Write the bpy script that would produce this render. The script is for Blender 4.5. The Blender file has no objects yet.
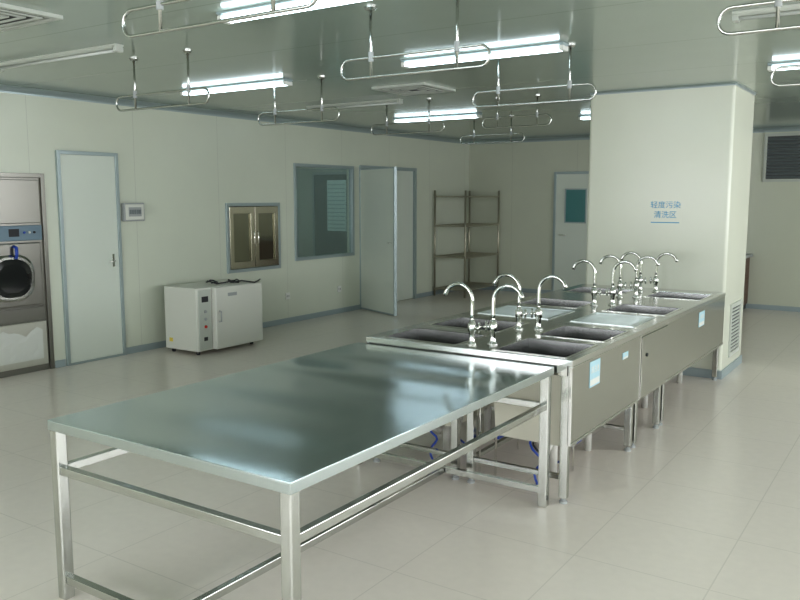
import bpy, math, bmesh, random
from mathutils import Vector, Matrix, Quaternion
S=bpy.context.scene
COL=S.collection
HC=2.64   # ceiling height
XL=-7.05; YB=12.8; XR=4.0; YF=-3.0

# ------------------------------------------------------------------ materials
def mat(name, col, rough=0.5, metal=0.0, spec=0.5, emis=None, estr=0, trans=0, noise=None, coat=0, bump=None, aniso=0):
    m=bpy.data.materials.new(name); m.use_nodes=True
    nt=m.node_tree; b=nt.nodes['Principled BSDF']
    b.inputs['Base Color'].default_value=(*col,1)
    b.inputs['Roughness'].default_value=rough
    b.inputs['Metallic'].default_value=metal
    b.inputs['Specular IOR Level'].default_value=spec
    b.inputs['Transmission Weight'].default_value=trans
    b.inputs['Coat Weight'].default_value=coat
    b.inputs['Anisotropic'].default_value=aniso
    if emis: 
        b.inputs['Emission Color'].default_value=(*emis,1); b.inputs['Emission Strength'].default_value=estr
    if noise:
        sc,amt=noise
        tc=nt.nodes.new('ShaderNodeTexCoord'); mp=nt.nodes.new('ShaderNodeMapping'); mp.inputs['Scale'].default_value=sc
        nz=nt.nodes.new('ShaderNodeTexNoise'); nz.inputs['Scale'].default_value=1; nz.inputs['Detail'].default_value=4
        nt.links.new(tc.outputs['Object'],mp.inputs[0]); nt.links.new(mp.outputs[0],nz.inputs[0])
        mr=nt.nodes.new('ShaderNodeMapRange'); mr.inputs['To Min'].default_value=1-amt; mr.inputs['To Max'].default_value=1+amt
        nt.links.new(nz.outputs[0],mr.inputs[0])
        mx=nt.nodes.new('ShaderNodeVectorMath'); mx.operation='SCALE'; mx.inputs[0].default_value=col
        nt.links.new(mr.outputs[0],mx.inputs['Scale']); nt.links.new(mx.outputs[0],b.inputs['Base Color'])
        m2=nt.nodes.new('ShaderNodeMapRange'); m2.inputs['To Min'].default_value=max(0.02,rough-0.1*amt*5); m2.inputs['To Max'].default_value=rough+0.1*amt*5
        nt.links.new(nz.outputs[0],m2.inputs[0]); nt.links.new(m2.outputs[0],b.inputs['Roughness'])
        if bump:
            mp2=nt.nodes.new('ShaderNodeMapping'); mp2.inputs['Scale'].default_value=bump[0]
            if len(bump)>3: mp2.inputs['Rotation'].default_value=(0,0,bump[3])
            nz2=nt.nodes.new('ShaderNodeTexNoise'); nz2.inputs['Scale'].default_value=1; nz2.inputs['Detail'].default_value=0
            nt.links.new(tc.outputs['Object'],mp2.inputs[0]); nt.links.new(mp2.outputs[0],nz2.inputs[0])
            bp=nt.nodes.new('ShaderNodeBump'); bp.inputs['Strength'].default_value=bump[1]; bp.inputs['Distance'].default_value=bump[2]
            nt.links.new(nz2.outputs[0],bp.inputs['Height']); nt.links.new(bp.outputs[0],b.inputs['Normal'])
    return m

def seam_mat(name, col, seamcol, axes, rough, mott=0.04, mscale=3.0, spec=0.5, w=0.006):
    """panel/tile material: axes = list of (axis index, period, offset)"""
    m=bpy.data.materials.new(name); m.use_nodes=True
    nt=m.node_tree; b=nt.nodes['Principled BSDF']; L=nt.links
    geo=nt.nodes.new('ShaderNodeNewGeometry'); sp=nt.nodes.new('ShaderNodeSeparateXYZ'); L.new(geo.outputs['Position'],sp.inputs[0])
    last=None
    for ax,per,off in axes:
        a=nt.nodes.new('ShaderNodeMath'); a.operation='ADD'; a.inputs[1].default_value=off+100*per; L.new(sp.outputs[ax],a.inputs[0])
        d=nt.nodes.new('ShaderNodeMath'); d.operation='MODULO'; d.inputs[1].default_value=per; L.new(a.outputs[0],d.inputs[0])
        c=nt.nodes.new('ShaderNodeMath'); c.operation='LESS_THAN'; c.inputs[1].default_value=w; L.new(d.outputs[0],c.inputs[0])
        if last is None: last=c
        else:
            x=nt.nodes.new('ShaderNodeMath'); x.operation='MAXIMUM'; L.new(last.outputs[0],x.inputs[0]); L.new(c.outputs[0],x.inputs[1]); last=x
    nz=nt.nodes.new('ShaderNodeTexNoise'); nz.inputs['Scale'].default_value=mscale; nz.inputs['Detail'].default_value=6
    L.new(geo.outputs['Position'],nz.inputs[0])
    mr=nt.nodes.new('ShaderNodeMapRange'); mr.inputs['From Min'].default_value=.3; mr.inputs['From Max'].default_value=.7
    mr.inputs['To Min'].default_value=1-mott; mr.inputs['To Max'].default_value=1+mott; L.new(nz.outputs[0],mr.inputs[0])
    sc=nt.nodes.new('ShaderNodeVectorMath'); sc.operation='SCALE'; sc.inputs[0].default_value=col; L.new(mr.outputs[0],sc.inputs['Scale'])
    mx=nt.nodes.new('ShaderNodeMix'); mx.data_type='RGBA'; L.new(last.outputs[0],mx.inputs[0]); L.new(sc.outputs[0],mx.inputs[6]); mx.inputs[7].default_value=(*seamcol,1)
    L.new(mx.outputs[2],b.inputs['Base Color']); b.inputs['Roughness'].default_value=rough; b.inputs['Specular IOR Level'].default_value=spec
    return m

M_floor=seam_mat('vinyl_tile',(0.83,0.77,0.705),(0.72,0.67,0.61),[(0,0.6,0.1),(1,0.6,0.2)],0.22,mott=0.018,mscale=18,w=0.006)
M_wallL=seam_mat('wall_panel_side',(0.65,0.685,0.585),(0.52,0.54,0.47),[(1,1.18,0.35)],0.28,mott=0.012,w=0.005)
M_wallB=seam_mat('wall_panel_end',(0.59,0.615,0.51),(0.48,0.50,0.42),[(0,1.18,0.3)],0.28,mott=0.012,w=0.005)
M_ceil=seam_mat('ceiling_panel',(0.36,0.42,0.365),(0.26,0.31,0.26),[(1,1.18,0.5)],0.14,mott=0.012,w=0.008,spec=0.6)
M_col=seam_mat('column_panel',(0.68,0.70,0.60),(0.5,0.5,0.42),[(1,5.0,0.0)],0.22,mott=0.01)
M_alu=mat('aluminium_trim',(0.40,0.47,0.48),0.35,0.5)
M_base=mat('baseboard_grey',(0.38,0.45,0.47),0.4,0.3)
M_doorp=mat('door_panel',(0.68,0.73,0.66),0.32)
M_steel=mat('brushed_steel',(0.62,0.62,0.60),0.18,1.0,noise=((3,60,3),0.05))
M_top=mat('table_top_steel',(0.68,0.77,0.80),0.17,1.0,noise=((60,1.0,1),0.04),bump=((.5,3.2,1),1.0,.014,.75))
M_side=mat('satin_steel_panel',(0.53,0.53,0.50),0.15,1.0,noise=((2,2,40),0.03),bump=((.6,1.6,2.5),.6,.008))
M_leg=mat('steel_tube',(0.54,0.55,0.52),0.20,1.0)
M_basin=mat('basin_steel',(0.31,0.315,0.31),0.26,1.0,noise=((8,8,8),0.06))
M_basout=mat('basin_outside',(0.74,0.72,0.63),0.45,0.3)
M_chrome=mat('chrome',(0.78,0.78,0.75),0.08,1.0)
M_drain=mat('drainboard_steel',(0.66,0.72,0.72),0.30,0.9)
M_white=mat('white_enamel',(0.70,0.71,0.65),0.35)
M_whitep=mat('white_plastic',(0.75,0.76,0.72),0.45)
M_grey=mat('grey_plastic',(0.38,0.40,0.40),0.5)
M_dark=mat('dark_rubber',(0.03,0.03,0.035),0.5)
M_blue=mat('blue_plastic',(0.03,0.08,0.42),0.4)
M_bluestk=mat('sticker_blue',(0.10,0.38,0.62),0.4)
M_palestk=mat('sticker_pale_blue',(0.45,0.66,0.74),0.4)
M_text=mat('blue_ink',(0.07,0.33,0.55),0.5)
M_glassd=mat('dark_glass',(0.02,0.022,0.022),0.08,0.0,0.6)
M_glassb=mat('brown_glass',(0.21,0.21,0.16),0.06,0.9)
M_hatch=mat('hatch_steel',(0.44,0.42,0.34),0.20,1.0)
M_pipe=mat('pvc_pipe',(0.64,0.64,0.60),0.4)
M_lampw=mat('lamp_housing_enamel',(0.34,0.42,0.43),0.35)
M_tube=mat('lit_tube',(0.9,0.95,1.0),0.3,emis=(0.76,0.92,1.0),estr=6.5)
M_tubefill=mat('inner_room_fill_tube',(0.9,0.95,1.0),0.3,emis=(0.82,0.95,1.0),estr=60.0)  # strong glow for the added lamp that brightens the inner room
M_tubeoff=mat('unlit_tube',(0.55,0.58,0.55),0.25)
M_vent=mat('vent_enamel',(0.52,0.55,0.50),0.4)
M_ventd=mat('vent_shadow',(0.10,0.11,0.11),0.6)
M_louv=mat('louvre_grey',(0.22,0.25,0.26),0.45,0.4)
M_teal=mat('teal_glass',(0.10,0.26,0.26),0.15)
M_wood=mat('dark_wood',(0.12,0.07,0.045),0.45,noise=((3,3,30),0.2))
M_red=mat('red_plastic',(0.5,0.04,0.03),0.4)
M_yel=mat('yellow_label',(0.75,0.6,0.1),0.5)
M_mach=mat('washer_steel',(0.25,0.245,0.22),0.30,0.9)
M_machp=mat('washer_panel',(0.16,0.23,0.28),0.4,0.2)
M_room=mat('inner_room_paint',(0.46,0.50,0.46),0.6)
def glass():
    m=bpy.data.materials.new('clear_glass'); m.use_nodes=True; nt=m.node_tree
    o=nt.nodes['Material Output']; t=nt.nodes.new('ShaderNodeBsdfTransparent'); t.inputs[0].default_value=(0.84,0.90,0.88,1)
    g=nt.nodes.new('ShaderNodeBsdfGlossy'); g.inputs['Roughness'].default_value=0.03
    x=nt.nodes.new('ShaderNodeMixShader'); x.inputs[0].default_value=.16
    nt.links.new(t.outputs[0],x.inputs[1]); nt.links.new(g.outputs[0],x.inputs[2]); nt.links.new(x.outputs[0],o.inputs[0])
    return m
M_glass=glass()

# ------------------------------------------------------------------ helpers
WL={}   # world location of objects (unrotated things)
def thing(name, loc, label, category, group=None, rotz=0):
    e=bpy.data.objects.new(name,None); e.location=loc; e.rotation_euler=(0,0,rotz); e.empty_display_size=0.1
    COL.objects.link(e); e['label']=label; e['category']=category
    if group: e['group']=group
    WL[e.name]=Vector(loc); return e
def add(name, verts, faces, m, parent=None, smooth=False, bevel=0, label=None, structure=False, local=False, seg=2):
    """verts in world coordinates (or in the parent's frame if local)"""
    vs=[Vector(v) for v in verts]
    lo=Vector((min(v[i] for v in vs) for i in range(3))); hi=Vector((max(v[i] for v in vs) for i in range(3)))
    c=(lo+hi)/2
    me=bpy.data.meshes.new(name); me.from_pydata([v-c for v in vs],[],faces); me.update()
    bm=bmesh.new(); bm.from_mesh(me); bmesh.ops.recalc_face_normals(bm,faces=bm.faces); bm.to_mesh(me); bm.free()
    if smooth:
        for p in me.polygons: p.use_smooth=True
    ms=m if isinstance(m,(list,tuple)) else [m]
    for q in ms: me.materials.append(q)
    ob=bpy.data.objects.new(name,me); COL.objects.link(ob)
    if parent is not None:
        ob.parent=parent
        ob.location=c if local else c-WL[parent.name]
        WL[ob.name]=c if not local else c
    else:
        ob.location=c; WL[ob.name]=c
    if bevel:
        b=ob.modifiers.new('bevel','BEVEL'); b.width=bevel; b.segments=seg; b.limit_method='ANGLE'
    if label: ob['label']=label
    if structure: ob['kind']='structure'
    return ob
BF=[(0,1,2,3),(4,7,6,5),(0,4,5,1),(1,5,6,2),(2,6,7,3),(3,7,4,0)]
def bv(x0,x1,y0,y1,z0,z1):
    return [(x0,y0,z0),(x1,y0,z0),(x1,y1,z0),(x0,y1,z0),(x0,y0,z1),(x1,y0,z1),(x1,y1,z1),(x0,y1,z1)]
def box(name,x0,x1,y0,y1,z0,z1,m,parent=None,bevel=0.003,**k):
    return add(name,bv(x0,x1,y0,y1,z0,z1),BF,m,parent,bevel=bevel,**k)
def boxes(name,bl,m,parent=None,bevel=0.002,**k):
    V=[];Fc=[]
    for b in bl:
        n=len(V); V+=bv(*b); Fc+=[tuple(i+n for i in f) for f in BF]
    return add(name,V,Fc,m,parent,bevel=bevel,**k)
def join(parts):
    V=[];Fc=[]
    for v,f in parts:
        n=len(V); V+=list(v); Fc+=[tuple(i+n for i in q) for q in f]
    return V,Fc
def sweep(pts,r,n=12,closed=False,caps=True,radii=None):
    pts=[Vector(p) for p in pts]; N=len(pts); V=[];Fc=[]
    T=[]
    for i in range(N):
        if closed: t=pts[(i+1)%N]-pts[i-1]
        else: t=pts[min(i+1,N-1)]-pts[max(i-1,0)]
        T.append(t.normalized())
    up=Vector((0,0,1)) if abs(T[0].z)<0.9 else Vector((1,0,0))
    nrm=(up-T[0]*up.dot(T[0])).normalized()
    for i in range(N):
        if i>0:
            q=T[i-1].rotation_difference(T[i]); nrm=q@nrm; nrm=(nrm-T[i]*nrm.dot(T[i])).normalized()
        bn=T[i].cross(nrm); rr=radii[i] if radii else r
        for k in range(n):
            a=2*math.pi*k/n; V.append(pts[i]+nrm*(math.cos(a)*rr)+bn*(math.sin(a)*rr))
    for i in range(N if closed else N-1):
        j=(i+1)%N
        for k in range(n):
            Fc.append((i*n+k,i*n+(k+1)%n,j*n+(k+1)%n,j*n+k))
    if caps and not closed:
        Fc.append(tuple(range(n))[::-1]); Fc.append(tuple((N-1)*n+k for k in range(n)))
    return V,Fc
def tube(name,pts,r,m,parent=None,n=12,closed=False,radii=None,**k):
    v,f=sweep(pts,r,n,closed,True,radii); k.setdefault('smooth',True)
    ob=add(name,v,f,m,parent,**k)
    return ob
def lathe(c,prof,n=20,axis='z'):
    V=[];Fc=[]; c=Vector(c)
    for r,h in prof:
        for k in range(n):
            a=2*math.pi*k/n
            if axis=='z': V.append(c+Vector((r*math.cos(a),r*math.sin(a),h)))
            elif axis=='x': V.append(c+Vector((h,r*math.cos(a),r*math.sin(a))))
            else: V.append(c+Vector((r*math.cos(a),h,r*math.sin(a))))
    for i in range(len(prof)-1):
        for k in range(n): Fc.append((i*n+k,i*n+(k+1)%n,(i+1)*n+(k+1)%n,(i+1)*n+k))
    Fc.append(tuple(range(n))[::-1]); Fc.append(tuple((len(prof)-1)*n+k for k in range(n)))
    return V,Fc
def rrect_stack(prof,yc,zc,n=6):
    """stack of rounded rectangles in the y-z plane; prof=[(half_w,half_h,radius,x)]"""
    V=[];Fc=[];m=4*(n+1)
    for hw,hh,r,x in prof:
        for q,(sy,sz,a0) in enumerate([(1,1,0),(-1,1,90),(-1,-1,180),(1,-1,270)]):
            for i in range(n+1):
                a=math.radians(a0+90*i/n)
                V.append((x,yc+sy*(hw-r)+r*math.cos(a),zc+sz*(hh-r)+r*math.sin(a)))
    for i in range(len(prof)-1):
        for k in range(m): Fc.append((i*m+k,i*m+(k+1)%m,(i+1)*m+(k+1)%m,(i+1)*m+k))
    Fc.append(tuple(range(m))[::-1]); Fc.append(tuple((len(prof)-1)*m+k for k in range(m)))
    return V,Fc
def slab(u0,u1,v0,v1,w0,w1,holes,mp):
    """plate in (u,v) with rectangular holes, thickness w0..w1; mp maps (u,v,w)->xyz"""
    us=sorted({u0,u1}|{min(max(h[0],u0),u1) for h in holes}|{min(max(h[1],u0),u1) for h in holes})
    vs=sorted({v0,v1}|{min(max(h[2],v0),v1) for h in holes}|{min(max(h[3],v0),v1) for h in holes})
    def solid(i,j):
        if i<0 or j<0 or i>=len(us)-1 or j>=len(vs)-1: return False
        cu=(us[i]+us[i+1])/2; cv=(vs[j]+vs[j+1])/2
        return not any(h[0]<cu<h[1] and h[2]<cv<h[3] for h in holes)
    idx={};V=[];Fc=[]
    def vt(i,j,w):
        k=(i,j,w)
        if k not in idx: idx[k]=len(V); V.append(mp(us[i],vs[j],w1 if w else w0))
        return idx[k]
    for i in range(len(us)-1):
        for j in range(len(vs)-1):
            if not solid(i,j): continue
            Fc.append((vt(i,j,1),vt(i+1,j,1),vt(i+1,j+1,1),vt(i,j+1,1)))
            Fc.append((vt(i,j,0),vt(i,j+1,0),vt(i+1,j+1,0),vt(i+1,j,0)))
            if not solid(i-1,j): Fc.append((vt(i,j,0),vt(i,j,1),vt(i,j+1,1),vt(i,j+1,0)))
            if not solid(i+1,j): Fc.append((vt(i+1,j,0),vt(i+1,j+1,0),vt(i+1,j+1,1),vt(i+1,j,1)))
            if not solid(i,j-1): Fc.append((vt(i,j,0),vt(i+1,j,0),vt(i+1,j,1),vt(i,j,1)))
            if not solid(i,j+1): Fc.append((vt(i,j+1,0),vt(i,j+1,1),vt(i+1,j+1,1),vt(i+1,j+1,0)))
    return V,Fc
def text_mesh(name,body,size,m,parent,center,normal,label=None,ext=0.0005,local_up=(0,0,1)):
    cu=bpy.data.curves.new(name,'FONT'); cu.body=body; cu.size=size; cu.align_x='CENTER'; cu.align_y='CENTER'; cu.extrude=ext
    t=bpy.data.objects.new(name+'_tmp',cu); COL.objects.link(t)
    bpy.context.view_layer.update()
    me=bpy.data.meshes.new_from_object(t.evaluated_get(bpy.context.evaluated_depsgraph_get()))
    bpy.data.objects.remove(t)
    n=Vector(normal); up=Vector(local_up); rt=up.cross(n)
    R=Matrix((rt,up,n)).transposed()
    me.transform(R.to_4x4())
    me.materials.clear(); me.materials.append(m)
    ob=bpy.data.objects.new(name,me); COL.objects.link(ob); ob.parent=parent; ob.location=Vector(center)-WL[parent.name]
    return ob

# ------------------------------------------------------------------ room shell
box('floor',XL-3.2,XR+0.2,YF-0.2,YB+0.2,-0.1,0,M_floor,bevel=0,structure=True)
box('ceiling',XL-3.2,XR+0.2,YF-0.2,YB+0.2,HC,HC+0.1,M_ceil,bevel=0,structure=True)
T=0.1
holesL=[(3.72,4.50,0,1.85),(6.83,7.77,0.74,1.58),(8.09,9.33,0.84,2.06),(9.55,11.0,0,2.08)]
v,f=slab(YF,YB,0,HC,XL-T,XL,holesL,lambda u,v_,w:(w,u,v_)); add('wall_left',v,f,M_wallL,structure=True)
v,f=slab(XL-T,XR+T,0,HC,YB,YB+T,[],lambda u,v_,w:(u,w,v_)); add('wall_back',v,f,M_wallB,structure=True)
winR=[(-1.5,1.3,0.9,2.4),(1.8,4.6,0.9,2.4),(5.1,7.9,0.9,2.4),(8.4,11.2,0.9,2.4)]
v,f=slab(YF,YB,0,HC,XR,XR+T,winR,lambda u,v_,w:(w,u,v_)); add('wall_right',v,f,M_wallL,structure=True)
winF=[(-6.0,-3.4,0.9,2.4),(-2.8,-0.2,0.9,2.4),(0.4,3.0,0.9,2.4)]
v,f=slab(XL-T,XR+T,0,HC,YF-T,YF,winF,lambda u,v_,w:(u,w,v_)); add('wall_front',v,f,M_wallB,structure=True)
wn=1
for h in winR:
    y0,y1,z0,z1=h; ym=(y0+y1)/2
    boxes('window_%d'%wn,[(XR-.01,XR+.06,y0,y1,z0,z0+.05),(XR-.01,XR+.06,y0,y1,z1-.05,z1),(XR-.01,XR+.06,y0,y0+.05,z0,z1),(XR-.01,XR+.06,y1-.05,y1,z0,z1),(XR,XR+.05,ym-.03,ym+.03,z0,z1)],M_alu,structure=True); wn+=1
for h in winF:
    x0,x1,z0,z1=h; xm=(x0+x1)/2
    boxes('window_%d'%wn,[(x0,x1,YF-.06,YF+.01,z0,z0+.05),(x0,x1,YF-.06,YF+.01,z1-.05,z1),(x0,x0+.05,YF-.06,YF+.01,z0,z1),(x1-.05,x1,YF-.06,YF+.01,z0,z1),(xm-.03,xm+.03,YF-.05,YF,z0,z1)],M_alu,structure=True); wn+=1
# square column
CX0,CX1,CY0,CY1=-2.87,-1.55,7.60,8.50
box('wall_column',CX0,CX1,CY0,CY1,0,HC,M_col,bevel=0.03,structure=True,seg=4)
# coving between wall and ceiling
def cove(name,p0,p1,inn,m=M_alu,r=0.06):
    p0=Vector(p0);p1=Vector(p1);inn=Vector(inn); V=[];n=6
    prof=[(0,-r)]+[(r-r*math.cos(a),-r+r*math.sin(a)) for a in [math.pi/2*i/n for i in range(1,n+1)]]+[(0,0)]
    for p in (p0,p1):
        for u,w in prof: V.append(p+inn*u+Vector((0,0,HC+w)))
    k=len(prof); Fc=[(i,(i+1)%k,k+(i+1)%k,k+i) for i in range(k)]+[tuple(range(k)),tuple(range(k,2*k))[::-1]]
    add(name,V,Fc,m,structure=True)
cove('trim_2',(XL,YF,0),(XL,YB,0),(1,0,0)); cove('trim_3',(XL,YB,0),(XR,YB,0),(0,-1,0))
cove('trim_4',(CX0,CY0,0),(CX1,CY0,0),(0,-1,0),r=.02); cove('trim_5',(CX1,CY0,0),(CX1,CY1,0),(1,0,0),r=.02)
# baseboards
bl=[(XL,XL+.012,a,b,0,.07) for a,b in [(YF,3.70),(4.52,4.63),(5.33,9.50),(11.05,YB)]]
boxes('baseboard_left',bl,M_base,structure=True)
boxes('baseboard_back',[(XL,-5.42,YB-.012,YB,0,.07),(-4.50,XR,YB-.012,YB,0,.07)],M_base,structure=True)
boxes('baseboard_column',[(CX0-.012,CX1+.012,CY0-.012,CY0,0,.08),(CX1,CX1+.012,CY0,CY1,0,.08),(CX0-.012,CX0,CY0,CY1,0,.08)],M_base,structure=True)
# room beyond the window and doorway, extended behind washer and hatch to block stray light
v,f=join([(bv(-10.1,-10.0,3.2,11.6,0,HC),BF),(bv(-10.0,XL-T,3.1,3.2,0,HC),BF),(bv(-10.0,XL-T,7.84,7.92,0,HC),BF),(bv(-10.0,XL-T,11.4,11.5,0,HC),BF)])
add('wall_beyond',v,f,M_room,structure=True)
d5=box('door_5',-9.45,-8.55,11.37,11.40,.02,2.05,mat('inner_door',(0.16,0.20,0.20),.4),structure=True)
box('door_window',-9.15,-8.72,11.36,11.37,1.05,1.95,mat('pale_teal_glass',(0.62,0.76,0.74),.3),d5)
boxes('window_slats',[(-9.13,-8.74,11.35,11.36,1.09+i*.07,1.11+i*.07) for i in range(12)],mat('slat_grey',(0.42,0.54,0.53),.5),d5,bevel=0)
boxes('trim_6',[(-9.50,-9.45,11.36,11.40,0,2.1),(-8.55,-8.50,11.36,11.40,0,2.1),(-9.45,-8.55,11.36,11.40,2.05,2.1)],M_alu,structure=True)

# ------------------------------------------------------------------ doors / windows of the left wall
d1=box('door_1',XL,XL+.018,4.675,5.295,.02,2.06,M_doorp,structure=True)
boxes('trim_7',[(XL,XL+.03,4.64,4.675,0,2.095),(XL,XL+.03,5.295,5.33,0,2.095),(XL,XL+.03,4.675,5.295,2.06,2.095),(XL,XL+.026,4.675,5.295,0,.02)],M_alu,structure=True)
boxes('door_plate',[(XL+.018,XL+.024,5.215,5.24,.94,1.07)],M_chrome,d1)
tube('door_handle',[(XL+.025,5.228,1.0),(XL+.055,5.228,1.0),(XL+.06,5.22,1.0),(XL+.06,5.15,1.0)],.007,M_chrome,d1)
boxes('window_8',[(XL-.05,XL+.015,8.06,8.10,.81,2.09),(XL-.05,XL+.015,9.32,9.36,.81,2.09),(XL-.05,XL+.015,8.10,9.32,2.05,2.09),(XL-.05,XL+.015,8.10,9.32,.81,.85)],M_alu,structure=True)
box('window_9',XL-.03,XL-.022,8.10,9.32,.85,2.05,M_glass,bevel=0,structure=True)
boxes('trim_8',[(XL-.1,XL+.02,9.50,9.55,0,2.11),(XL-.1,XL+.02,10.98,11.03,0,2.11),(XL-.1,XL+.02,9.55,10.98,2.06,2.11)],M_alu,structure=True)
box('door_2',XL-.06,XL-.02,10.30,10.98,.01,2.06,M_doorp,structure=True)
ang=math.atan2(-0.36,0.86)
L_=.92
def rotp(p): 
    x,y,z=p; c,s=math.cos(ang),math.sin(ang); return (XL+.01+c*x-s*y, 9.53+s*x+c*y, z)
d3=add('door_3',[rotp(p) for p in bv(.02,L_-.02,-.02,.02,.03,2.04)],BF,M_doorp,structure=True)
v,f=join([([rotp(p) for p in bv(*b)],BF) for b in [(0,.02,-.022,.022,.01,2.06),(L_-.02,L_,-.022,.022,.01,2.06),(.02,L_-.02,-.022,.022,.01,.03),(.02,L_-.02,-.022,.022,2.04,2.06)]])
add('door_edge_frame',v,f,M_alu,d3)
tube('door_handle',[rotp(p) for p in [(L_-.07,-.02,1.02),(L_-.07,-.055,1.02),(L_-.13,-.055,1.02)]],.006,M_chrome,d3)

# back door
d4=box('door_4',-5.37,-4.55,YB-.02,YB,.02,2.03,M_doorp,structure=True)
boxes('trim_9',[(-5.41,-5.37,YB-.03,YB,0,2.07),(-4.55,-4.51,YB-.03,YB,0,2.07),(-5.37,-4.55,YB-.03,YB,2.03,2.07)],M_alu,structure=True)
box('door_window',-5.19,-4.85,YB-.026,YB-.018,1.24,1.77,M_teal,d4)
boxes('window_trim',[(-5.21,-5.19,YB-.03,YB-.02,1.22,1.79),(-4.85,-4.83,YB-.03,YB-.02,1.22,1.79),(-5.19,-4.85,YB-.03,YB-.02,1.77,1.79),(-5.19,-4.85,YB-.03,YB-.02,1.22,1.24)],M_alu,d4)
tube('door_handle',[(-5.28,YB-.02,1.02),(-5.28,YB-.07,1.02),(-5.16,YB-.07,1.02)],.01,M_chrome,d4)

# ------------------------------------------------------------------ wall items
w=thing('glassware_washer',(XL-.25,4.11,0),'built-in stainless steel washer with dark rounded window and blue handle','washing machine')
box('body',XL-.55,XL-.01,3.75,4.47,.0,1.83,M_mach,w)
boxes('surround_frame',[(XL-.01,XL+.012,3.71,3.75,0,1.87),(XL-.01,XL+.012,4.47,4.51,0,1.87),(XL-.01,XL+.012,3.75,4.47,1.83,1.87)],M_mach,w)
box('upper_panel',XL-.01,XL+.008,3.77,4.45,1.41,1.81,M_mach,w,bevel=.006)
cp=box('control_panel',XL-.01,XL+.02,3.77,4.45,1.25,1.39,M_machp,w,bevel=.006)
box('display',XL+.02,XL+.024,4.12,4.22,1.29,1.36,M_dark,cp)
for i in range(3):
    v,f=lathe((XL+.02,4.27+i*.05,1.325),[(.011,0),(.011,.008),(.008,.012)],14,'x'); add('button',v,f,[M_blue,M_white,M_dark][i],cp,smooth=False)
dr=box('door',XL-.01,XL+.02,3.79,4.43,.64,1.23,M_mach,w,bevel=.012)
v,f=rrect_stack([(.225,.215,.17,XL+.02),(.225,.215,.17,XL+.03),(.205,.195,.16,XL+.045),(.185,.175,.15,XL+.045),(.185,.175,.15,XL+.035)],4.12,.91,10); add('window_bezel',v,f,M_side,dr)
v,f=rrect_stack([(.185,.175,.15,XL+.033),(.185,.175,.15,XL+.038),(.14,.13,.12,XL+.05)],4.12,.91,10); add('window_glass',v,f,M_glassd,dr)
tube('door_handle',[(XL+.02,4.16,1.20),(XL+.06,4.16,1.19),(XL+.065,4.16,1.14),(XL+.05,4.16,1.09)],.015,M_blue,dr)
box('lower_panel',XL-.01,XL+.008,3.77,4.45,.50,.62,M_mach,w,bevel=.004)
box('service_door',XL-.01,XL+.012,3.77,4.45,.06,.48,mat('pale_steel',(.60,.60,.54),.35,.7),w,bevel=.006)
random.seed(4)
V=[];Fc=[]; nx,nz_=10,6
for i in range(nx+1):
    for j in range(nz_+1):
        top=.40+(.03 if i%3==0 else 0)-(.05 if i in(6,7) else 0)
        V.append((XL+.014+random.uniform(0,.005),3.84+.56*i/nx,.12+(top-.12)*j/nz_))
for i in range(nx):
    for j in range(nz_):
        a=i*(nz_+1)+j; Fc.append((a,a+nz_+1,a+nz_+2,a+1))
add('protective_film',V,Fc,mat('film',(.66,.68,.64),.4),w,label='white protective film sheet')
# distribution box
w=thing('distribution_box',(XL,5.49,1.40),'white electrical distribution box with grey cover','electrical box')
box('body',XL,XL+.05,5.36,5.62,1.40,1.59,M_grey,w,bevel=.006)
box('cover',XL+.05,XL+.058,5.375,5.605,1.415,1.575,M_white,w,bevel=.004)
boxes('breaker_window',[(XL+.058,XL+.062,5.41,5.57,1.45,1.545)],M_grey,w)
for i in range(5): box('breaker_switch',XL+.062,XL+.068,5.42+i*.03,5.44+i*.03,1.475,1.52,M_louv,w,bevel=0)
# pass-through
w=thing('transfer_hatch',(XL,7.3,.74),'stainless steel transfer hatch with two dark glazed doors','transfer window')
v,f=slab(6.83,7.77,.74,1.58,XL-.1,XL+.02,[(6.87,7.73,.78,1.54)],lambda u,v_,ww:(ww,u,v_)); add('hatch_frame',v,f,M_alu,w,bevel=.003)
box('inner_chamber',XL-.1,XL-.03,6.87,7.73,.78,1.54,M_hatch,w)
for k,(a,b) in enumerate([(6.875,7.295),(7.305,7.725)]):
    v,f=slab(a,b,.785,1.535,XL-.02,XL+.025,[(a+.065,b-.065,.87,1.45)],lambda u,v_,ww:(ww,u,v_)); d=add('hatch_door',v,f,M_hatch,w,bevel=.004)
    box('glass_pane',XL-.005,XL+.005,a+.065,b-.065,.87,1.45,M_glassb,d,bevel=0)
    yh=b-.03 if k==0 else a+.03
    tube('door_handle',[(XL+.025,yh,1.08),(XL+.05,yh,1.09),(XL+.05,yh,1.22),(XL+.025,yh,1.23)],.006,M_chrome,d)
# sockets
def socket(y,z):
    w=thing('wall_socket',(XL,y,z),'white wall power socket with slotted face','socket','wall sockets')
    box('plate',XL,XL+.012,y-.043,y+.043,z-.043,z+.043,M_whitep,w,bevel=.004)
    for q in (-.02,.014): box('slot',XL+.012,XL+.014,y+q,y+q+.006,z-.012,z+.012,M_dark,w,bevel=0)
socket(7.90,.36); socket(9.0,.35) 
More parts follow.
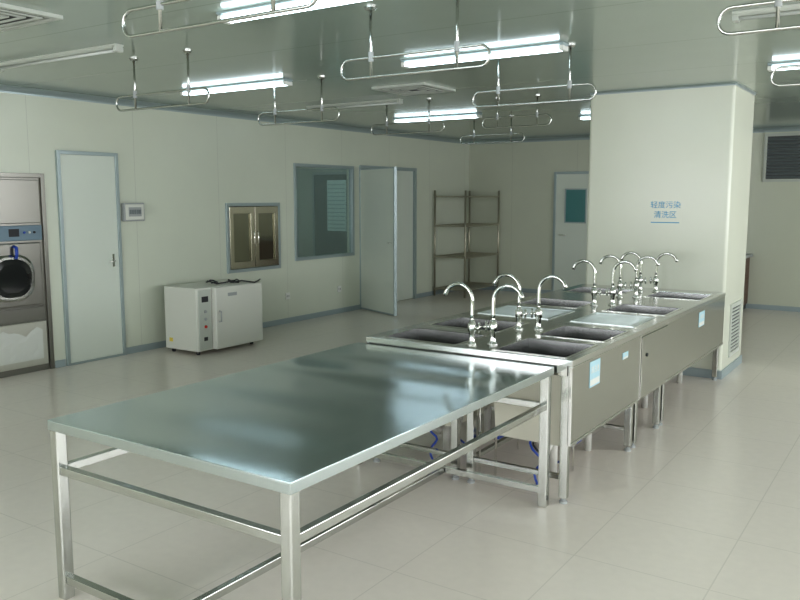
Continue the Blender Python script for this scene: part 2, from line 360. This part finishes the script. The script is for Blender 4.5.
# oven
w=thing('drying_oven',(-6.58,6.12,0),'off-white enamel laboratory drying oven with side control strip','oven')
oy=.07
box('cabinet',-6.83,-6.33,5.62+oy,6.53+oy,.04,.71,M_white,w,bevel=.012)
for a in (-6.79,-6.41):
    for b in (5.66+oy,6.45+oy):
        v,f=lathe((a+.02,b+.02,0),[(.018,0),(.022,.01),(.022,.045)],12); add('foot',v,f,M_dark,w)
cp=box('control_strip',-6.33,-6.318,5.64+oy,5.81+oy,.06,.69,M_vent,w,bevel=.004)
box('display',-6.318,-6.315,5.68+oy,5.77+oy,.56,.62,M_dark,cp)
for i,zz in enumerate((.46,.38,.30)):
    v,f=lathe((-6.318,5.725+oy,zz),[(.016,0),(.015,.014),(.012,.018)],16,'x'); add('knob',v,f,[M_grey,M_grey,M_red][i],cp)
box('power_switch',-6.318,-6.312,5.70+oy,5.75+oy,.15,.19,M_dark,cp)
dr=box('oven_door',-6.33,-6.26,5.825+oy,6.53+oy,.045,.705,M_white,w,bevel=.012)
tube('door_handle',[(-6.26,5.87+oy,.34),(-6.23,5.87+oy,.345),(-6.23,5.87+oy,.45),(-6.26,5.87+oy,.455)],.007,M_grey,dr)
box('name_plate',-6.26,-6.257,6.0+oy,6.13+oy,.60,.635,M_grey,dr,bevel=0)
box('warning_label',-6.76,-6.71,5.615+oy,5.62+oy,.12,.16,M_yel,w,bevel=0)
w=thing('power_cable',(-6.45,6.1,.71),'black power cable coiled on top of the oven','cable')
tube('cable',[(-6.57+.12*math.cos(t*.5)+.01*t,6.02+.10*math.sin(t*.5)+.016*t,.722+.012*math.sin(t*1.7)+.012) for t in range(0,28)],.008,M_dark,w)
# storage rack
w=thing('storage_rack',(-6.74,12.1,0),'tall four-tier stainless steel tube rack against the wall','shelf rack')
M_rack=mat('rack_tube',(0.42,0.40,0.32),0.35,0.7)
rx0,rx1,ry0,ry1=-7.0,-6.42,11.55,12.74
for a in (rx0,rx1):
    for b in (ry0,ry1):
        tube('post',[(a,b,0),(a,b,1.76)],.017,M_rack,w)
for z in (.12,.66,1.18,1.66):
    bl=[(rx0-.01,rx1+.01,ry0-.012,ry0+.012,z-.014,z+.010),(rx0-.01,rx1+.01,ry1-.012,ry1+.012,z-.014,z+.010),(rx0-.012,rx0+.012,ry0,ry1,z-.014,z+.010),(rx1-.012,rx1+.012,ry0,ry1,z-.014,z+.010)]
    bl+=[(rx0+.06+i*.07,rx0+.075+i*.07,ry0,ry1,z-.005,z+.005) for i in range(7)]
    boxes('shelf',bl,M_rack,w,bevel=0)
# bench behind column
w=thing('lab_bench',(-2.9,12.4,0),'dark wooden bench cabinet with pale worktop against the end wall','bench')
box('worktop',-3.6,-2.24,12.1,12.78,.78,.82,M_grey,w)
box('carcass',-3.56,-2.28,12.14,12.77,.08,.78,M_wood,w)
for i in range(2):
    a=-3.55+i*.635
    d=box('door',a,a+.62,12.12,12.14,.11,.76,M_wood,w)
    tube('door_handle',[(a+(.55 if i==0 else .07),12.12,.6),(a+(.55 if i==0 else .07),12.10,.6),(a+(.55 if i==0 else .07),12.10,.7),(a+(.55 if i==0 else .07),12.12,.7)],.005,M_chrome,d)
boxes('plinth',[(-3.54,-2.3,12.18,12.76,0,.08)],M_dark,w)
# wall louvre
w=thing('return_air_grille',(-1.7,YB,1.9),'grey slatted return air grille with pale frame high on the wall','air vent')
v,f=slab(-2.17,-1.25,1.87,2.56,YB-.03,YB,[(-2.13,-1.29,1.91,2.52)],lambda u,v_,ww:(u,ww,v_)); add('grille_frame',v,f,M_vent,w)
box('back_plate',-2.13,-1.29,YB-.008,YB-.001,1.91,2.52,M_ventd,w,bevel=0)
v,f=join([([(-2.13,YB-.028,z),(-1.29,YB-.028,z),(-1.29,YB-.010,z+.03),(-2.13,YB-.010,z+.03),(-2.13,YB-.024,z-.004),(-1.29,YB-.024,z-.004),(-1.29,YB-.006,z+.026),(-2.13,YB-.006,z+.026)],BF) for z in [1.925+i*.049 for i in range(12)]])
add('slats',v,f,M_louv,w)
# column grille
w=thing('column_vent',(CX1,8.08,.12),'pale slatted low air vent on the column','air vent')
v,f=slab(7.86,8.30,.16,.66,CX1,CX1+.014,[(7.90,8.26,.20,.62)],lambda u,v_,ww:(ww,u,v_)); add('vent_frame',v,f,M_vent,w)
box('back_plate',CX1+.001,CX1+.004,7.90,8.26,.20,.62,M_ventd,w,bevel=0)
boxes('slats',[(CX1+.004,CX1+.012,7.90,8.26,.212+i*.034,.230+i*.034) for i in range(12)],M_vent,w,bevel=0)
# sign on column
sx=-2.11
w=thing('wall_sign',(sx,CY0,1.52),'two rows of blue lettering with underline on the column','sign')
text_mesh('lettering','轻度污染',.070,M_text,w,(sx,CY0-.001,1.575),(0,-1,0))
text_mesh('lettering','清洗区',.070,M_text,w,(sx,CY0-.001,1.485),(0,-1,0))
boxes('underline',[(sx-.13,sx+.13,CY0-.002,CY0-.0005,1.412,1.420)],M_text,w,bevel=0)

# ------------------------------------------------------------------ steel table
w=thing('steel_work_table',(-2.285,2.88,0),'long brushed stainless steel work table with open tube frame','table')
tx0,tx1,ty0,ty1=-2.93,-1.635,1.83,3.925
box('table_top',tx0,tx1,ty0,ty1,.756,.760,M_top,w,bevel=.0015,seg=2)
v,f=slab(tx0,tx1,ty0,ty1,.718,.756,[(tx0+.02,tx1-.02,ty0+.02,ty1-.02)],lambda u,v_,ww:(u,v_,ww)); add('folded_edge',v,f,mat('edge_steel',(0.50,0.55,0.54),.3,1.0),w,bevel=.002)
lw=.048
LI=.003
for a in (tx0+LI,tx1-LI-lw):
    for b in (ty0+LI,ty1-.02-lw):
        box('leg',a,a+lw,b,b+lw,0,.756,M_leg,w,bevel=.005)
t=.032
xa,xb=tx0+LI,tx1-LI-lw; ya,yb=ty0+LI,ty1-.02-lw; o=(lw-t)/2
for a in (xa,xb): box('side_rail',a+o,a+o+t,ya+lw,yb,.535,.57,M_leg,w)
for b in (ya,yb):
    box('end_rail',xa+lw,xb,b+o,b+o+t,.535,.57,M_leg,w)
    box('foot_rail',xa+lw,xb,b+o,b+o+t,.07,.105,M_leg,w)
xm=(xa+xb+lw)/2
box('centre_stringer',xm-t/2,xm+t/2,ya+lw,yb,.07,.105,M_leg,w)

# ------------------------------------------------------------------ sinks
def faucet(par,x,y,z,dirx):
    v,f=join([lathe((x,y,z),[(.032,0),(.032,.006),(.022,.014),(.017,.022),(.017,.075),(.024,.082),(.024,.125),(.017,.132),(.014,.15)],20)])
    fb=add('faucet',v,f,M_chrome,par,smooth=True)
    pts=[(x,y,z+.14),(x,y,z+.18),(x,y,z+.23)]
    R=.092; zc=z+.258
    for i in range(0,15):
        a=math.pi-(math.pi*0.86)*i/14
        pts.append((x+dirx*(R+R*math.cos(a)),y,zc+R*math.sin(a)))
    e=pts[-1]; pts.append((e[0]+dirx*.006,y,e[2]-.018))
    rad=[.0115]*(len(pts)-2)+[.0145,.0145]
    tube('spout',pts,.0115,M_chrome,fb,radii=rad)
    hv=[sweep([(x-dirx*.018,y,z+.104),(x-dirx*.045,y,z+.104)],.009,10),sweep([(x-dirx*.045,y-.03,z+.104),(x-dirx*.045,y+.03,z+.104)],.007,10),sweep([(x-dirx*.045,y,z+.074),(x-dirx*.045,y,z+.134)],.007,10)]
    v,f=join(hv); add('handle',v,f,M_chrome,fb,smooth=True)
def basin(par,x0,x1,y0,y1,zt,depth=.30,outer=.44):
    tp=.02
    def ring(o,z,s=0): return [(x0+o+s,y0+o+s,z),(x1-o-s,y0+o+s,z),(x1-o-s,y1-o-s,z),(x0+o+s,y1-o-s,z)]
    V=ring(0,zt)+ring(0,zt-depth,tp)
    Fi=[(0,1,5,4),(1,2,6,5),(2,3,7,6),(3,0,4,7),(4,5,6,7)]
    V+=ring(-.012,zt-.012)+ring(-.012,zt-outer-.012,tp)
    Fo=[(8,9,13,12),(9,10,14,13),(10,11,15,14),(11,8,12,15),(12,13,14,15)]
    rim=[(0,1,9,8),(1,2,10,9),(2,3,11,10),(3,0,8,11)]
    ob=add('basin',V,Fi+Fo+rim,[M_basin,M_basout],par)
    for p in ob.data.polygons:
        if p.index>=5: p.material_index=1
    v,f=slab(x0-.012,x1+.012,y0-.012,y1+.012,ZT,ZT+.003,[(x0,x1,y0,y1)],lambda u,v_,ww:(u,v_,ww)); add('rim',v,f,M_chrome,ob,bevel=.001)
    cx,cy=(x0+x1)/2,(y0+y1)/2
    v,f=lathe((cx,cy,zt-depth),[(.045,.0),(.045,.004),(.03,.006),(.03,.003),(.01,.003)],20); add('drain',v,f,M_chrome,ob)
    zb=zt-outer-.01
    pts=[(cx,cy,zb),(cx,cy,zb-.06),(cx,cy+.01,zb-.09),(cx,cy+.05,zb-.12),(cx,cy+.10,zb-.09),(cx,cy+.13,zb-.08),(cx,cy+.15,zb-.12),(cx,cy+.15,.0)]
    tube('drain_pipe',pts,.024,M_pipe,ob)
def valve(par,x,y,z,top=.78):
    v,f=join([sweep([(x,y,0),(x,y,top)],.007,10),lathe((x,y,z-.03),[(.012,0),(.012,.06)],12)])
    vb=add('water_pipe',v,f,M_chrome,par,smooth=True)
    v,f=join([lathe((x+.010,y,z),[(.006,0),(.006,.02)],10,'x'),(bv(x+.028,x+.038,y-.04,y+.04,z-.012,z+.012),BF)])
    add('valve_handle',v,f,M_blue,vb)
def hose(par,pts,m=M_blue): tube('hose',pts,.007,m,par,n=8)
SX0,SX1=-2.88,-1.54; ZT=.80
def sink_unit(y0,y1,basins,faucets,label,stickers=(),door=None,trays=(),outer=.44):
    w=thing('sink_unit',((SX0+SX1)/2,(y0+y1)/2,0),label,'sink','steel sink island')
    holes=[(b[0],b[1],b[2],b[3]) for b in basins]
    v,f=slab(SX0,SX1,y0,y1,ZT-.035,ZT,holes,lambda u,v_,ww:(u,v_,ww)); add('worktop',v,f,M_steel,w,bevel=.003)
    for b in basins: basin(w,*b,ZT-.001,outer=outer)
    for b in trays:
        tv,tf=slab(b[0],b[1],b[2],b[3],ZT,ZT+.005,[(b[0]+.015,b[1]-.015,b[2]+.015,b[3]-.015)],lambda u,v_,ww:(u,v_,ww))
        V,F_=join([(tv,tf),(bv(b[0]+.015,b[1]-.015,b[2]+.015,b[3]-.015,ZT,ZT+.001),BF)]+[(bv(b[0]+.04,b[1]-.04,q,q+.008,ZT+.001,ZT+.003),BF) for q in [b[2]+.05+i*.05 for i in range(int((b[3]-b[2]-.08)/.05))]])
        add('drainboard',V,F_,M_drain,w)
    zp=.33
    box('side_panel',SX1-.022,SX1-.002,y0+.004,y1-.004,zp,ZT-.035,M_side,w,bevel=.004)
    box('side_panel',SX0+.002,SX0+.022,y0+.004,y1-.004,zp,ZT-.035,M_side,w,bevel=.004)
    boxes('end_apron',[(SX0+.03,SX1-.03,y0+.004,y0+.018,ZT-.09,ZT-.035)],M_side,w)
    if door is None: boxes('panel_hem',[(SX1-.004,SX1+.001,y0+.004,y1-.004,zp,zp+.018)],M_leg,w)
    lgs=[y0+.02,y1-.07]
    mid=(SX0+SX1)/2
    xs=[SX0+.026,mid-.075,mid+.03,SX1-.07]
    for a in xs:
        for b in lgs:
            lg=box('leg',a,a+.044,b,b+.044,.03,ZT-.035,M_leg,w,bevel=.004)
            v,f=lathe((a+.022,b+.022,0),[(.022,0),(.022,.012),(.012,.018),(.012,.035)],14); add('foot',v,f,M_grey,lg)
    for b in lgs:
        box('cross_rail',SX0+.07,mid-.075,b+.008,b+.036,.13,.158,M_leg,w)
        if y0<4:
            box('cross_rail',mid+.074,SX1-.07,b+.008,b+.036,.13,.158,M_leg,w)
    for a in xs[:3]: box('side_rail',a+.008,a+.036,lgs[0]+.044,lgs[1],.13,.158,M_leg,w)
    for fx,fy,d in faucets: faucet(w,fx,fy,ZT,d)
    if door:
        dd=box('cabinet_door',SX1-.002,SX1+.006,door[0],door[1],.35,.75,M_side,w,bevel=.003)
        v,f=lathe((SX1+.006,door[0]+.10,.62),[(.012,0),(.012,.006)],14,'x'); add('lock',v,f,M_dark,dd)
    for (sy0,sy1,sz0,sz1,txt) in stickers:
        s=box('label_sticker',SX1-.001,SX1+.0008,sy0,sy1,sz0,sz1,M_palestk,w,bevel=0,label='pale blue paper sticker with white lettering')
        hh=sz1-sz0
        box('sticker_band',SX1+.0009,SX1+.0014,sy0+.008,sy1-.008,sz0+.06*hh,sz0+.30*hh,M_whitep,s,bevel=0)
        text_mesh('lettering',txt,hh*.30,M_whitep,s,(SX1+.0012,(sy0+sy1)/2,sz0+.64*hh),(1,0,0))
    return w
A=sink_unit(3.94,5.12,[(-2.78,-2.28,3.99,4.38),(-2.78,-2.28,4.54,4.96),(-2.02,-1.60,3.99,4.44),(-2.02,-1.60,4.57,5.01)],
  [(-2.20,4.05,-1),(-2.10,4.12,1),(-2.21,4.70,-1),(-2.10,4.76,1)],'stainless steel double-sided sink with four basins and gooseneck taps',stickers=[(4.20,4.36,.60,.745,'清洗池'),(4.76,4.86,.665,.705,'水池')],outer=.48)
for q in ((-2.14,4.05),(-2.08,4.14),(-2.20,4.70),(-2.10,4.76)): valve(A,q[0],q[1],.26)
valve(A,-1.74,4.50,.20,.34); valve(A,-2.60,4.46,.20,.34)
def slack(x,y,z0,z1,dx,m):
    hose(A,[(x+dx*math.sin(math.pi*i/12)*1.0+.02*math.sin(i),y+.02*math.cos(i),z0+(z1-z0)*i/12) for i in range(13)],m)
slack(-1.86,4.50,.02,.32,.09,M_blue); slack(-2.46,4.46,.02,.32,-.08,M_blue)
slack(-1.92,4.50,.02,.32,-.07,M_dark); slack(-1.80,4.02,.02,.31,.05,M_blue); slack(-2.5,4.05,.02,.31,.05,M_blue)
slack(-2.30,4.02,.02,.60,.04,M_pipe)
B=sink_unit(5.123,5.75,[],[],'stainless steel drainboard cabinet with two ribbed draining surfaces',door=(5.135,5.735),trays=[(-2.78,-2.22,5.20,5.70),(-2.06,-1.62,5.20,5.70)])
C=sink_unit(5.753,7.58,[(-2.78,-2.28,5.86,6.30),(-2.78,-2.28,6.86,7.30),(-2.05,-1.60,5.84,6.30),(-2.05,-1.60,6.88,7.32)],
  [(-2.22,6.10,-1),(-2.10,6.18,1),(-2.22,6.72,-1),(-2.10,6.78,1),(-2.20,7.22,-1),(-2.08,7.28,1)],'stainless steel double-sided sink with taps, standing beside the column',stickers=[(6.64,6.82,.61,.73,'清洗池')])
for q in ((-2.22,6.10),(-2.10,6.18),(-2.10,6.78),(-2.08,7.28)): valve(C,q[0],q[1],.26)

# ------------------------------------------------------------------ ceiling lamps
def lamp(x0,x1,y,lit=True,label=None,mt=None):
    w=thing('ceiling_lamp',((x0+x1)/2,y,HC),label or ('lit twin-tube fluorescent ceiling lamp in white housing' if lit else 'unlit slim fluorescent ceiling lamp in pale housing'),'lamp','fluorescent ceiling lamps')
    V=[]
    hw=.05 if lit else .036
    prof=[(-hw,HC),(-hw,HC-.010),(-.014,HC-.024),(.014,HC-.024),(hw,HC-.010),(hw,HC)]
    for x in (x0,x1):
        for u,z in prof: V.append((x,y+u,z))
    k=6; Fc=[(i,(i+1)%k,k+(i+1)%k,k+i) for i in range(k)]+[tuple(range(k)),tuple(range(k,2*k))[::-1]]
    add('housing',V,Fc,M_lampw if lit else M_vent,w,bevel=.002)
    for s in ((-.032,.032) if lit else (0,)):
        tube('lamp_tube',[(x0+.03,y+s,HC-.037),(x1-.03,y+s,HC-.037)],.010,mt or (M_tube if lit else M_tubeoff),w,n=12)
    for x in (x0,x1-.03):
        box('end_cap',x,x+.03,y-hw+.004,y+hw-.004,HC-.049,HC-.018,M_whitep if lit else M_vent,w)
lamp(-5.95,-4.65,5.28); lamp(-3.33,-2.08,5.05); lamp(-3.32,-2.05,3.24); lamp(-5.85,-4.62,8.65)
lamp(-3.75,-2.5,9.6); lamp(-1.14,.12,6.7); lamp(-5.95,-4.52,3.48,False); lamp(-1.0,.25,4.75,False); lamp(-5.85,-4.62,6.95,False)
lamp(-9.0,-7.9,9.6,mt=M_tubefill,label='unseen fill lamp added to brighten the inner room')  # invented fill light, out of view, so the window does not look black
lamp(-3.3,-2.05,1.0); lamp(-5.9,-4.6,1.0)
# hanging rails
def rail(x0,x1,y,z=2.33,hh=.05):
    w=thing('hanging_rail',((x0+x1)/2,y,HC),'stainless steel rounded loop rail hanging from the ceiling on rods','rail','hanging loop rails')
    pts=[]
    n=10
    for i in range(n+1):
        a=math.pi/2+math.pi*i/n; pts.append((x0+hh+hh*math.cos(a),y,z+hh*math.sin(a)))
    for i in range(1,6): pts.append((x0+hh+(x1-x0-2*hh)*i/6,y,z-hh))
    for i in range(n+1):
        a=-math.pi/2+math.pi*i/n; pts.append((x1-hh+hh*math.cos(a),y,z+hh*math.sin(a)))
    for i in range(1,6): pts.append((x1-hh-(x1-x0-2*hh)*i/6,y,z+hh))
    tube('rail_loop',pts,.0072,M_leg,w,closed=True,n=10)
    for q in (.22,.8):
        x=x0+(x1-x0)*q
        rod=tube('hanging_rod',[(x,y,z-hh),(x,y,HC-.01)],.0075,M_leg,w,n=10)
        v,f=lathe((x,y,HC-.02),[(.02,0),(.032,.012),(.032,.02)],16); add('ceiling_flange',v,f,M_leg,rod)
        v,f=lathe((x,y,z+hh-.02),[(.014,0),(.014,.05)],12); add('rod_clamp',v,f,M_grey,rod)
for r in [(-5.10,-4.13,3.88),(-2.75,-1.85,3.55),(-2.80,-1.90,5.13),(-5.05,-4.15,5.32),(-2.75,-1.75,2.14),(-.77,.2,3.4),(-.85,.1,5.1),(-5.1,-4.2,7.1,2.36),(-3.95,-3.2,7.45,2.40),(-5.2,-4.3,9.2,2.38)]: rail(*r)
# ceiling diffusers
def diffuser(x,y,s=.30):
    w=thing('ceiling_diffuser',(x,y,HC),'square louvred air diffuser set in the ceiling','air vent','ceiling air diffusers')
    v,f=slab(x-s,x+s,y-s,y+s,HC-.02,HC,[(x-s+.04,x+s-.04,y-s+.04,y+s-.04)],lambda u,v_,ww:(u,v_,ww)); add('diffuser_frame',v,f,M_vent,w)
    box('back_plate',x-s+.04,x+s-.04,y-s+.04,y+s-.04,HC-.004,HC-.001,M_dark,w,bevel=0)
    for k in range(4):
        a=s-.075-k*.060
        if a<.03: break
        v,f=slab(x-a,x+a,y-a,y+a,HC-.022,HC-.014,[(x-a+.018,x+a-.018,y-a+.018,y+a-.018)],lambda u,v_,ww:(u,v_,ww)); add('diffuser_blade',v,f,M_vent,w)
diffuser(-4.08,6.35,.28); diffuser(-4.38,2.48)

# ------------------------------------------------------------------ lighting
W=bpy.data.worlds.new('World'); S.world=W; W.use_nodes=True
bg=W.node_tree.nodes['Background']; bg.inputs[0].default_value=(0.95,0.965,1.0,1); bg.inputs[1].default_value=7.2
def portal(x,y,z,sx,sy,rot):
    l=bpy.data.lights.new('window_portal','AREA'); l.shape='RECTANGLE'; l.size=sx; l.size_y=sy; l.cycles.is_portal=True
    o=bpy.data.objects.new('window_portal',l); o.location=(x,y,z); o.rotation_euler=rot; COL.objects.link(o)
for h in winR: portal(XR+.08,(h[0]+h[1])/2,1.65,1.5,2.8,(0,math.radians(90),0))
for h in winF: portal((h[0]+h[1])/2,YF-.08,1.65,2.6,1.5,(math.radians(90),0,0))

# ------------------------------------------------------------------ camera
c=bpy.data.cameras.new('Camera'); co=bpy.data.objects.new('Camera',c); COL.objects.link(co)
co.location=(0,0,1.65); co.rotation_euler=(math.radians(90-7.3),0,math.radians(33.7))
c.sensor_width=36; c.lens=36*803/800; c.clip_start=.05
S.camera=co
S.view_settings.view_transform='Standard'
for lk in ('Medium High Contrast','Standard - Medium High Contrast'):
    try:
        S.view_settings.look=lk; break
    except Exception: pass
